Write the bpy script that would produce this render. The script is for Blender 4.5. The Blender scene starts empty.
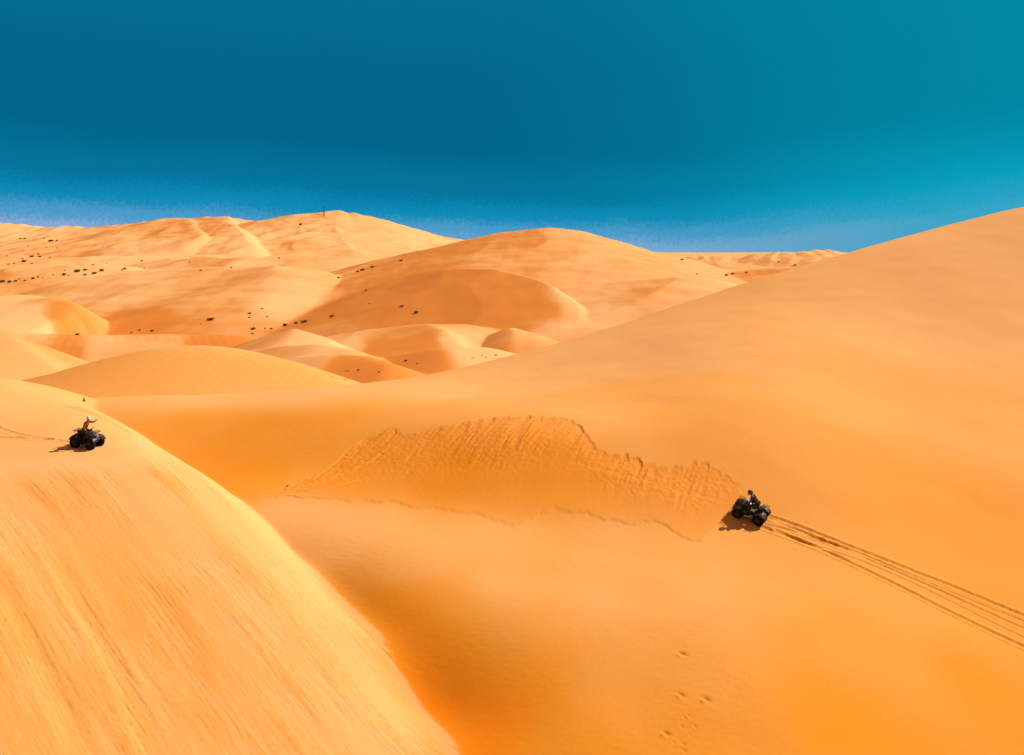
# Desert dunes with two quad bikes
import bpy, bmesh, math, random
import numpy as np
from mathutils import Vector, Matrix, Euler

random.seed(7)
R = math.radians
scene = bpy.context.scene
COL = scene.collection

# ------------------------------------------------------------------ camera
F = 1100.0                       # focal length in pixels
W, H = 1024, 755
PITCH = math.atan(127.5 / F)     # the eye level sits at y = 250
CAMZ = 20.0
cp, sp = math.cos(PITCH), math.sin(PITCH)
cam_d = bpy.data.cameras.new('camera')
cam_d.sensor_fit = 'HORIZONTAL'
cam_d.sensor_width = 36.0
cam_d.lens = F * 36.0 / W
cam_d.clip_start = 0.5
cam_d.clip_end = 20000
cam = bpy.data.objects.new('camera', cam_d)
COL.objects.link(cam)
cam.location = (0, 0, CAMZ)
cam.rotation_euler = (math.pi / 2 - PITCH, 0, 0)
scene.camera = cam


def ray(px, py):
    x = (px - W / 2) / F
    u = (H / 2 - py) / F
    d = np.array([x, cp + sp * u, -sp + cp * u])
    return d / d[1]              # one metre forward


def WP(px, py, d):               # a point d metres ahead seen at a pixel, z relative to the eye
    r = ray(px, py)
    return r[0] * d, d, r[2] * d


# ------------------------------------------------------------------ noise
def _hash(ix, iy, seed):
    n = (ix.astype(np.int64) * 374761393 + iy.astype(np.int64) * 668265263 + seed * 1442695041) & 0xFFFFFFFF
    n = ((n ^ (n >> 13)) * 1274126177) & 0xFFFFFFFF
    n = n ^ (n >> 16)
    return n


def noise(x, y, seed=0):
    x = np.asarray(x, dtype=np.float64); y = np.asarray(y, dtype=np.float64)
    x0 = np.floor(x); y0 = np.floor(y)
    fx = x - x0; fy = y - y0
    u = fx * fx * fx * (fx * (fx * 6 - 15) + 10); v = fy * fy * fy * (fy * (fy * 6 - 15) + 10)

    def g(ix, iy, dx, dy):
        a = _hash(ix, iy, seed) / 4294967296.0 * 2 * math.pi
        return np.cos(a) * dx + np.sin(a) * dy
    n00 = g(x0, y0, fx, fy); n10 = g(x0 + 1, y0, fx - 1, fy)
    n01 = g(x0, y0 + 1, fx, fy - 1); n11 = g(x0 + 1, y0 + 1, fx - 1, fy - 1)
    a = n00 + u * (n10 - n00); b = n01 + u * (n11 - n01)
    return (a + v * (b - a)) * 1.5


def fbm(x, y, seed=0, octv=3, gain=.5):
    s = 0; a = 1; f = 1
    for i in range(octv):
        s = s + a * noise(x * f, y * f, seed + i * 17)
        a *= gain; f *= 2.03
    return s


def sstep(a, b, x):
    t = np.clip((x - a) / (b - a), 0, 1)
    return t * t * (3 - 2 * t)


# ------------------------------------------------------------------ near dunes: smooth sheets through surveyed points
class Sheet:
    def __init__(self, pts, smooth=0.02):
        P = np.array([WP(*p) for p in pts])
        self.c = P[:, :2] / 30.0
        n = len(P)
        K = self.phi(self.c, self.c) + np.eye(n) * smooth
        T = np.hstack([np.ones((n, 1)), self.c])
        A = np.zeros((n + 3, n + 3)); A[:n, :n] = K; A[:n, n:] = T; A[n:, :n] = T.T
        b = np.zeros(n + 3); b[:n] = P[:, 2]
        self.w = np.linalg.solve(A, b)

    @staticmethod
    def phi(a, b):
        r2 = ((a[:, None, :] - b[None, :, :]) ** 2).sum(-1) + 1e-9
        return r2 * np.log(r2) * .5

    def __call__(self, x, y):
        q = np.stack([x, y], 1) / 30.0
        out = np.empty(len(q)); n = len(self.c)
        for i in range(0, len(q), 100000):
            s = q[i:i + 100000]
            out[i:i + 100000] = self.phi(s, self.c) @ self.w[:n] + self.w[n] + s @ self.w[n + 1:]
        return out


bowl_pts = [
    # right edge and beyond
    (1250, 150, 122), (1250, 290, 95), (1250, 400, 76), (1250, 520, 60), (1250, 650, 48), (1250, 755, 41),
    (1024, 208, 116), (1024, 300, 92), (1024, 400, 74), (1024, 480, 62), (1024, 560, 54), (1024, 617, 49), (1024, 690, 43.5), (1024, 755, 40),
    (890, 244, 110), (890, 330, 86), (890, 410, 70), (890, 470, 61.5), (890, 540, 54), (890, 600, 48), (890, 680, 42), (890, 755, 38.5),
    (757, 281, 105), (757, 340, 81), (757, 400, 66.5), (757, 450, 60.5), (757, 520, 55), (757, 600, 46.5), (757, 680, 40.5), (757, 755, 37.2),
    (630, 322, 100), (630, 360, 82), (630, 405, 68), (630, 435, 61.5), (630, 475, 57.5), (630, 525, 53.8), (630, 600, 46.3), (630, 680, 40.9), (630, 755, 36.8),
    (512, 355, 94), (512, 385, 79), (512, 405, 69), (512, 422, 62.5), (512, 470, 57.8), (512, 520, 53.6), (512, 575, 48.2), (512, 640, 43.2), (545, 700, 39.9), (512, 755, 36.9),
    (420, 377, 86), (420, 400, 73), (420, 422, 65), (420, 455, 60.5), (420, 505, 55.5), (420, 560, 48.8), (440, 640, 43.9), (410, 600, 45.6), (460, 700, 40.9), (475, 755, 37.7),
    (335, 387, 80), (335, 405, 71), (335, 430, 65.5), (335, 470, 60), (335, 500, 55.8), (345, 535, 51.1), (380, 580, 47.2),
    (220, 396, 79), (220, 410, 72), (220, 440, 67), (230, 478, 60.5), (255, 505, 54.5),
    (100, 397, 79), (130, 420, 70), (100, 425, 70), (100, 460, 66), (-100, 405, 78), (-100, 450, 68),
    # line where the left dune runs out onto the floor
    (300, 555, 48.5), (370, 628, 44.7), (440, 742, 39.3),
    # under the left dune
    (200, 640, 45.5), (0, 700, 42), (-200, 600, 46), (250, 560, 51.0), (318, 640, 45.8), (385, 745, 40.3), (285, 590, 48.4), (235, 540, 52.0),
    # behind the brow
    (1250, 200, 150), (1024, 245, 145), (757, 300, 130), (512, 368, 112), (335, 400, 98), (100, 420, 95), (-150, 425, 95),
]
bowl = Sheet(bowl_pts)


def plane_d(px, py):
    k = (px - 512) / F; s = (py - 250) / F
    return 28.4 / (.266 - .24 * k + s)


left_pts = [
    (-250, 372, 86), (-250, 430, 57), (0, 383, 82), (50, 388, 79), (90, 393.5, 77), (108, 404, 69), (122, 417, 64.5), (134, 428, 61.5), (170, 448, 58.2), (205, 470, 55.0),
    (40, 412, 64), (0, 440, 55.6), (87, 446, 55.0), (150, 452, 54), (0, 474, 50.3), (70, 457, 52.6),
    (250, 500, 51.8),
]
for p in [(0, 540), (0, 620), (0, 700), (0, 780), (-200, 560), (-200, 700), (100, 520), (100, 600), (100, 700), (100, 790), (190, 500), (200, 560), (200, 640),
          (200, 760), (300, 553), (290, 640), (300, 760), (370, 700), (370, 626), (380, 780), (440, 744), (470, 830)]:
    left_pts.append((p[0], p[1], plane_d(*p) - .5 * min(1, max(0, (p[1] - 500) / 120))))
# beyond the edge the dune falls away from the viewer
left_pts += [(-250, 395, 105), (0, 396, 100), (60, 398, 97), (108, 415, 86), (128, 440, 72), (145, 448, 71), (185, 476, 66), (220, 500, 62), (262, 530, 57.5), (315, 585, 52.5), (390, 668, 47), (455, 780, 42)]
left = Sheet(left_pts)

# ------------------------------------------------------------------ far dunes: each grows from a crest line, with its own slope on every side
LAYERS = []


def layer(pts, sf=.12, sb=.25, sl=.14, sr=.24, w=6.0, n=46, rough=0.0):
    P = np.array([WP(*p) for p in pts])
    t = np.concatenate([[0], np.cumsum(np.linalg.norm(np.diff(P, axis=0), axis=1))])
    tt = np.linspace(0, t[-1], n)
    Q = np.stack([np.interp(tt, t, P[:, i]) for i in range(3)], 1)
    for _ in range(2):
        Q[1:-1] = (Q[:-2] + 2 * Q[1:-1] + Q[2:]) / 4
    LAYERS.append(dict(Q=Q, sf=sf, sb=sb, sl=sl, sr=sr, w=w))


def eval_layer(L, x, y, out):
    """Raise out where this dune stands above it."""
    Q = L['Q']; zmax = Q[:, 2].max() + 30
    lo = (Q[:, 0].min() - zmax / L['sl'], Q[:, 1].min() - zmax / L['sf']); hi = (Q[:, 0].max() + zmax / L['sr'], Q[:, 1].max() + zmax / L['sb'])
    m = np.where((x > lo[0]) & (x < hi[0]) & (y > lo[1]) & (y < hi[1]))[0]
    if not len(m): return out
    X = x[m]; Y = y[m]; best = np.full(len(m), -1e9)
    s0 = .5 * (L['sf'] + .5 * (L['sl'] + L['sr'])); c = (s0 * L['w']) ** 2
    for q in Q:
        dx = X - q[0]; dy = Y - q[1]
        gx = dx * np.where(dx < 0, L['sl'], L['sr']); gy = dy * np.where(dy < 0, L['sf'], L['sb'])
        h = q[2] - np.sqrt(gx * gx + gy * gy + c)
        np.maximum(best, h, out=best)
    best += math.sqrt(c) * .95
    out[m] = smax(out[m], best, .12)
    return out


# skyline
layer([(-220, 232, 720), (-60, 224, 720), (0, 223, 720), (50, 227, 720), (110, 228, 720), (150, 222, 720), (185, 218, 700), (230, 217, 710), (262, 224, 730), (290, 220, 730),
       (325, 214, 720), (342, 211, 710), (365, 214, 720), (400, 227, 740), (440, 236, 760), (480, 246, 780), (560, 256, 800), (650, 259, 800), (700, 257, 800),
       (745, 256, 780), (790, 252, 760), (825, 250, 760), (850, 254, 780), (900, 258, 780), (1150, 262, 800)], sf=.17, sl=.3, sr=.36, w=5, n=110)
# spurs running down from it
layer([(185, 218, 700), (193, 229, 620), (200, 237, 560), (192, 244, 540)], sf=.16, sl=.14, sr=.42, w=1.5)
layer([(225, 217, 700), (235, 229, 610), (247, 239, 560), (259, 248, 530)], sf=.16, sl=.13, sr=.5, w=1.2)
layer([(342, 211, 710), (338, 226, 640), (346, 240, 580), (352, 250, 545)], sf=.16, sl=.14, sr=.42, w=1.5)
layer([(290, 238, 620), (330, 232, 610), (380, 234, 620), (430, 240, 640)], sf=.16, sl=.12, sr=.25, w=6)
layer([(40, 246, 600), (90, 240, 590), (130, 236, 590), (165, 238, 600)], sf=.16, sl=.12, sr=.25, w=6)
layer([(-40, 254, 520), (20, 256, 500), (70, 258, 490), (140, 257, 500), (200, 255, 500), (240, 257, 510)], sf=.14, sl=.12, sr=.25, w=6)
layer([(262, 258, 470), (300, 253, 480), (350, 250, 500), (400, 250, 520)], sf=.14, sl=.14, sr=.25, w=5)
# dome in the middle
layer([(400, 263, 440), (440, 250, 432), (470, 242, 425), (505, 234, 420), (545, 228.5, 415), (572, 230, 415), (585, 234, 425), (602, 244, 440), (640, 250, 450), (665, 256, 460), (700, 262, 470)],
      sf=.17, sl=.24, sr=.32, w=5)
# right middle ground
layer([(640, 266, 560), (680, 262, 560), (720, 261, 540), (770, 266, 520), (830, 270, 520), (960, 266, 560)], sf=.14, w=6)
layer([(735, 279, 430), (775, 268, 410), (812, 268, 400), (850, 276, 400)], sf=.15, sl=.15, sr=.35, w=3)
layer([(575, 290, 320), (613, 285, 300), (648, 279, 290), (677, 277, 285), (706, 278, 290), (730, 284, 300), (756, 290, 300)],
      sf=.17, sl=.16, sr=.35, w=4)
# dark faced dune with the bright slip face on its right
layer([(405, 283, 335), (432, 272, 322), (467, 268.5, 310), (497, 270, 298), (530, 277, 284), (552, 287, 270), (575, 304, 254), (592, 320, 244), (604, 330, 238)],
      sf=.20, sl=.28, sr=.75, w=.8, n=70)
layer([(360, 289, 360), (390, 281, 350), (425, 277, 345), (470, 276, 340)], sf=.15, sl=.14, sr=.25, w=4)
# long lit dune on the left
layer([(60, 289, 365), (97, 276, 380), (146, 270.5, 388), (187, 268, 388), (234, 267, 380), (285, 267, 365), (314, 274, 360)],
      sf=.15, sl=.30, sr=.25, w=5)
# pale hump far left
layer([(-150, 305, 300), (-60, 300, 300), (0, 297, 292), (35, 295.5, 284), (58, 297, 274), (70, 303, 266), (71, 313, 256), (62, 326, 246), (50, 336, 240)], sf=.14, sl=.10, sr=2.4, w=.8, n=70)
# low bowl with streaked side
layer([(-120, 330, 235), (0, 333, 232), (40, 336, 230), (117, 336, 233), (176, 335.5, 238), (234, 336, 242), (290, 341, 246)], sf=.24, sl=.14, sr=.25, w=3)
# white slip to the left and the hill before it
layer([(-200, 318, 190), (-60, 326, 182), (3, 333, 172), (22, 346, 164), (40, 359, 158), (60, 375, 152)], sf=.10, sl=.12, sr=1.0, w=.6, n=60)
# small pyramid and hummocks
layer([(232, 351, 226), (264, 339, 216), (285, 332.5, 208), (297, 328, 203), (312, 333, 199), (330, 339, 196)], sf=.13, sl=.40, sr=.6, w=.6)
layer([(335, 337, 242), (368, 331, 236), (403, 325.5, 228), (432, 323.5, 222), (447, 330, 212), (458, 342, 202), (470, 354, 194)],
      sf=.15, sl=.22, sr=.45, w=1.0)
layer([(432, 324, 226), (467, 325, 230), (500, 332, 236), (540, 333, 240)], sf=.14, sl=.16, sr=.2, w=3)
layer([(480, 343, 225), (500, 333, 219), (515, 328, 214), (535, 333, 210), (560, 342, 206)], sf=.18, sl=.55, sr=.5, w=1.6)
layer([(560, 330, 246), (590, 325, 246), (620, 322, 250), (650, 318, 255)], sf=.12, w=4)
layer([(255, 351, 184), (290, 346, 178), (320, 345, 174), (345, 350, 170)], sf=.2, sl=.3, sr=.4, w=2)
layer([(370, 361, 178), (405, 354, 176), (440, 349, 176), (480, 348, 180)], sf=.24, sl=.30, sr=.3, w=3)
# smaller ridges between them
layer([(308, 305, 342), (335, 297, 337), (368, 290, 332), (395, 287, 328), (425, 289, 322)], sf=.22, sl=.3, sr=.35, w=1.2)
layer([(400, 317, 264), (425, 311, 262), (450, 314, 258), (475, 322, 250)], sf=.22, sl=.25, sr=.45, w=.9)
layer([(110, 244, 575), (150, 239, 565), (190, 240, 560), (215, 246, 550)], sf=.2, sl=.2, sr=.4, w=2)
layer([(150, 262, 480), (200, 258, 470), (245, 257, 462), (275, 262, 455)], sf=.2, sl=.2, sr=.35, w=2)
layer([(-20, 272, 440), (30, 268, 435), (80, 266, 435), (130, 268, 440)], sf=.17, sl=.2, sr=.3, w=3)
layer([(350, 262, 500), (385, 257, 490), (420, 255, 480), (450, 259, 470)], sf=.2, sl=.25, sr=.3, w=2)
layer([(300, 357, 158), (330, 354, 156), (362, 357, 154), (385, 364, 150)], sf=.22, sl=.35, sr=.45, w=1.5)
layer([(500, 243, 425), (540, 240, 395), (575, 246, 375), (600, 256, 365)], sf=.17, sl=.2, sr=.35, w=4)
# near dome, left
layer([(-100, 386, 132), (0, 384, 130), (40, 378, 127), (90, 367, 124), (130, 355, 121), (165, 347.5, 119), (195, 345, 118), (225, 348, 116), (262, 357, 113), (300, 370, 109), (332, 384, 105), (350, 394, 103)],
      sf=.16, sl=.34, sr=.50, w=4, n=60)


def base_height(x, y):
    b = np.interp(y, [60, 100, 200, 300, 450, 700, 1000, 3000], [-19, -22, -25.5, -25, -22, -13, -16, -20])
    b = b + 1.3 * noise(x / 45 + 3, y / 80, 5) + .7 * noise(x / 19, y / 30, 9)
    return b


def smax(a, b, k):
    d = (a - b) / k
    return np.where(d > 20, a, np.where(d < -20, b, b + k * np.log1p(np.exp(np.clip(d, -20, 20)))))


def far_height(x, y):
    ys = np.maximum(y, 60.0)
    h = base_height(x, ys)
    wa = sstep(100, 300, ys)
    wx = x + wa * 3 * noise(x / 70, ys / 90, 31); wy = ys + wa * 5 * noise(x / 50, ys / 70, 32)
    for L in LAYERS:
        h = eval_layer(L, wx, wy, h)
    a = sstep(90, 260, y)
    # wind-cut secondary forms
    big = fbm(wx / 38, y / 70 + wx / 160, 41, 3) * .8
    rid = 1 - np.abs(noise(wx / 26 - y / 90, y / 60 + 7, 55)) * 2
    return h + a * np.clip(y, 0, 900) / 500 * (.55 * big + .65 * rid + .12 * fbm(wx / 7, y / 16, 77, 2))


def near_parts(x, y):
    yc = np.clip(y, 24, 140); xc = np.clip(x, -.62 * yc, .85 * yc)
    b = bowl(xc, yc) - .35 * np.clip(y - 118, 0, 99)
    l = left(np.clip(xc, -.62 * yc, 3), np.minimum(yc, 100)) - .5 * np.clip(y - 90, 0, 200) - .45 * np.clip(x - 3, 0, 99)
    return b, l


def smooth_height(x, y):
    x = np.asarray(x, float); y = np.asarray(y, float)
    yc = np.clip(y, 24, 140)
    lim = np.clip(yc, 24, 140)
    xc = np.clip(x, -.62 * lim, .85 * lim)
    far = far_height(np.where(y > 60, x, 0), y)
    m = y < 150
    out = np.array(far)
    if m.any():
        b, l = near_parts(x[m], y[m])
        near = smax(b, l, .12 + .8 * (1 - sstep(42, 51, y[m])))
        near = near + .05 * fbm(x[m] / 6, y[m] / 5, 101, 2)
        out[m] = smax(np.where(y[m] > 75, far[m], -60), near, .12)
    return out


def hit(px, py, d0=26, d1=900, fn=None):
    fn = fn or smooth_height
    r = ray(px, py)
    d = np.concatenate([np.arange(d0, 140, .05), np.arange(140, d1, .5)])
    h = fn(r[0] * d, d)
    below = r[2] * d <= h
    i = int(np.argmax(below)) if below.any() else len(d) - 1
    return r[0] * d[i], d[i], h[i]


def hits(pts, **k):
    return np.array([hit(*p, **k) for p in pts])


# ---- marks in the sand -------------------------------------------------
scar_top = hits([(250, 497), (270, 494), (300, 486), (330, 470), (345, 452), (358, 444), (375, 436), (392, 428), (400, 439), (415, 437), (440, 430), (470, 424), (500, 420),
                 (525, 418), (560, 420), (584, 430), (592, 450), (620, 460), (650, 469), (685, 474), (692, 468), (715, 470), (728, 484), (745, 492), (752, 505)])
scar_bot = hits([(250, 497.5), (270, 497), (320, 499), (380, 503), (440, 510), (485, 517), (497, 523), (515, 529), (528, 526), (538, 512), (560, 508), (590, 517), (630, 525), (660, 521),
                 (675, 530), (688, 545), (702, 544), (712, 530), (735, 518), (752, 506)])


def prep(P):
    o = np.argsort(P[:, 0]); return P[o, 0], P[o, 1]


stx, sty = prep(scar_top); sbx, sby = prep(scar_bot)


def soften(px_, py_, sg=.45):
    g = np.arange(px_[0], px_[-1], .05); v = np.interp(g, px_, py_); n = int(sg * 3 / .05)
    k = np.exp(-.5 * (np.arange(-n, n + 1) * .05 / sg) ** 2); k /= k.sum()
    return g, np.convolve(np.pad(v, n, mode='edge'), k, mode='valid')


stx, sty = soften(stx, sty, .3); sbx, sby = soften(sbx, sby, .45)

rut_px = [  # wheel ruts of the right-hand quad: pixel polylines on the sand, width, depth
    ([(766, 516), (800, 527), (860, 551), (940, 582), (1030, 618), (1100, 648)], .15, .085),
    ([(758, 526), (800, 541), (860, 568), (940, 608), (1030, 650), (1100, 684)], .15, .085),
    ([(770, 519), (810, 536), (870, 561), (950, 596), (1030, 631), (1100, 663)], .12, .06),
    ([(762, 524), (805, 535), (865, 556), (945, 590), (1030, 624), (1100, 655)], .10, .05),
    ([(775, 530), (810, 545), (870, 565), (950, 602), (1030, 641), (1100, 673)], .10, .05),
]
rut_left_px = [
    ([(-30, 408), (0, 429), (14, 434), (30, 437), (55, 440), (74, 444)], .15, .045),
    ([(-30, 437), (0, 438), (25, 438.5), (50, 440)], .16, .06),
    ([(68, 407), (90, 413), (112, 423), (132, 434), (160, 448)], .14, .06),
    ([(76, 407), (98, 414), (118, 423), (137, 433), (165, 447)], .14, .06),
    ([(262, 495), (300, 488), (340, 476), (372, 462), (400, 440)], .16, .05),
    ([(262, 497), (310, 492), (350, 482), (395, 468)], .16, .05),
    ([(-20, 545), (30, 640), (95, 775)], .42, .045),
    ([(48, 545), (105, 650), (165, 775)], .38, .04),
    ([(600, 466), (650, 480), (700, 495), (735, 506)], .2, .018),
    ([(560, 458), (620, 474), (680, 492), (728, 510)], .2, .014),
]
RUTS = []
for pl, wd, dp in rut_px + rut_left_px:
    P = hits(pl)[:, :2]
    # smooth resample
    t = np.concatenate([[0], np.cumsum(np.hypot(*np.diff(P, axis=0).T))])
    tt = np.linspace(0, t[-1], 40)
    Q = np.stack([np.interp(tt, t, P[:, 0]), np.interp(tt, t, P[:, 1])], 1)
    for _ in range(6):
        Q[1:-1] = (Q[:-2] + 2 * Q[1:-1] + Q[2:]) / 4
    RUTS.append((Q, wd, dp, len(RUTS) >= 9, len(RUTS) >= 7))

pits = hits([(682, 654), (681, 695), (706, 700), (666, 734), (684, 718), (688, 716), (695, 727), (681, 727), (684, 751), (683, 745), (673, 742), (689, 735), (878, 366), (748, 678)])
PIT_R = [.13, .11, .13, .11, .06, .05, .06, .05, .07, .06, .05, .05, .12, .05]


def dist_poly(x, y, Q):
    best = np.full(len(x), 1e9)
    sgn = np.zeros(len(x))
    for a, b in zip(Q[:-1], Q[1:]):
        ab = b - a; L2 = (ab ** 2).sum()
        t = np.clip(((x - a[0]) * ab[0] + (y - a[1]) * ab[1]) / L2, 0, 1)
        dx = x - (a[0] + t * ab[0]); dy = y - (a[1] + t * ab[1])
        d2 = dx * dx + dy * dy
        best = np.minimum(best, d2)
    return np.sqrt(best)


TB = [(900,330,0),(1000,250,.05),(1000,330,.1),(980,420,.35),(850,400,.3),(700,350,.1),(600,360,.05),(512,385,.05),(450,390,.05),(300,395,.1),(200,400,.1),(250,435,.95),(180,430,.85),
      (330,430,.85),(420,415,.6),(500,410,.45),(600,415,.35),(700,430,.65),(760,430,.6),(700,400,.45),(850,470,.65),(950,520,.7),(800,560,.55),(900,600,.6),(1000,700,1.0),(850,720,1.05),
      (850,650,.75),(1000,640,.75),(700,600,.35),(600,600,.2),(500,590,.1),(420,560,.1),(360,530,.15),(300,520,.1),(500,640,.5),(600,680,.6),(560,740,.95),(700,740,.95),(700,680,.65),
      (350,590,.9),(390,620,1.2),(430,680,1.6),(480,720,1.5),(470,750,1.6),(450,620,.6),(500,545,.35),(620,550,.35),(700,560,.45),(450,480,1.0),(375,600,1.1),(400,625,1.4),(440,650,1.3),(450,700,1.9),(500,710,1.4),(480,660,1.0),(400,560,.15),(340,545,.1),(560,480,.9),(350,480,.9),(250,480,1.0)]  # sand colour samples; high values paint shade into valley and bowl
TL = [(0,420,.1),(90,450,.05),(50,500,.25),(100,600,.4),(50,700,.35),(200,600,.3),(300,620,.15),(250,520,.0),(300,565,.0),(350,700,.1),(200,720,.4),(130,430,.1),(20,400,.1),(60,400,.1),(110,412,.2),(0,640,.45),(290,700,.3),(420,730,.1)]  # same for the left dune, its lit rim painted palest
TBH = hits([p[:2] for p in TB]); TLH = hits([p[:2] for p in TL])


TF = [(60,322,.95),(150,325,.75),(230,322,.6),(200,300,.35),(120,290,.2),(100,279,.1),(250,285,.3),(285,300,.1),(340,310,.8),(400,315,.85),(380,300,.65),(430,285,.75),(480,285,.75),(520,300,.8),
      (540,315,.65),(470,305,.85),(500,320,.8),(595,312,0),(580,303,.05),(640,300,.45),(620,312,.1),(700,300,.25),(655,314,.75),(600,291,.15),(540,240,.45),(520,260,.5),(480,255,.45),(580,270,.4),
      (640,275,.45),(450,262,.5),(100,236,.35),(20,235,.2),(170,230,.5),(215,230,.45),(251,237,0),(300,235,.15),(350,220,.35),(400,240,.2),(300,245,.45),(346,246,0),(150,250,.05),(60,252,.4),
      (40,268,.3),(130,262,.1),(20,287,.5),(80,283,.25),(220,262,.3),(330,256,.35),(20,310,0),(40,325,.05),(70,345,.85),(100,350,.3),(160,343,.5),(60,352,.6),(210,342,.95),(190,365,.15),(120,380,.25),
      (250,375,.15),(20,360,.45),(285,345,.15),(262,350,.25),(300,357,.05),(330,373,1.0),(360,372,.95),(345,378,1.0),(300,335,.2),(340,333,.35),(350,347,.05),(400,335,.35),(400,345,.6),(430,345,.85),(380,346,.7),
      (450,340,.2),(430,360,.8),(500,345,.4),(472,352,.1),(480,333,.4),(540,340,.4),(552,330,.2),(700,262,.4),(760,262,.2),(820,262,.1),(720,272,.45),(800,275,.15)]  # far dunes: shaded hollows painted deep, lit crests and slip faces pale
TFH = hits([p[:2] for p in TF], d0=100)


def far_tone(x, y):
    num = 0; den = 0
    ly = np.log(y) * 4.0; lx = x / y * 10.0
    for p, t in zip(TFH, TF):
        d2 = (lx - p[0] / p[1] * 10.0) ** 2 + (ly - math.log(p[1]) * 4.0) ** 2 + .004
        w = 1 / (d2 * d2); num = num + w * t[2]; den = den + w
    return num / den


def shepard(x, y, P, v, e):
    num = 0; den = 0
    for p, t in zip(P, v):
        w = 1 / ((x - p[0]) ** 2 + (.8 * (y - p[1])) ** 2 + e * e) ** 2
        num = num + w * t; den = den + w
    return num / den


GX, GY = .67, -.74   # downhill direction of the left dune's face


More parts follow.
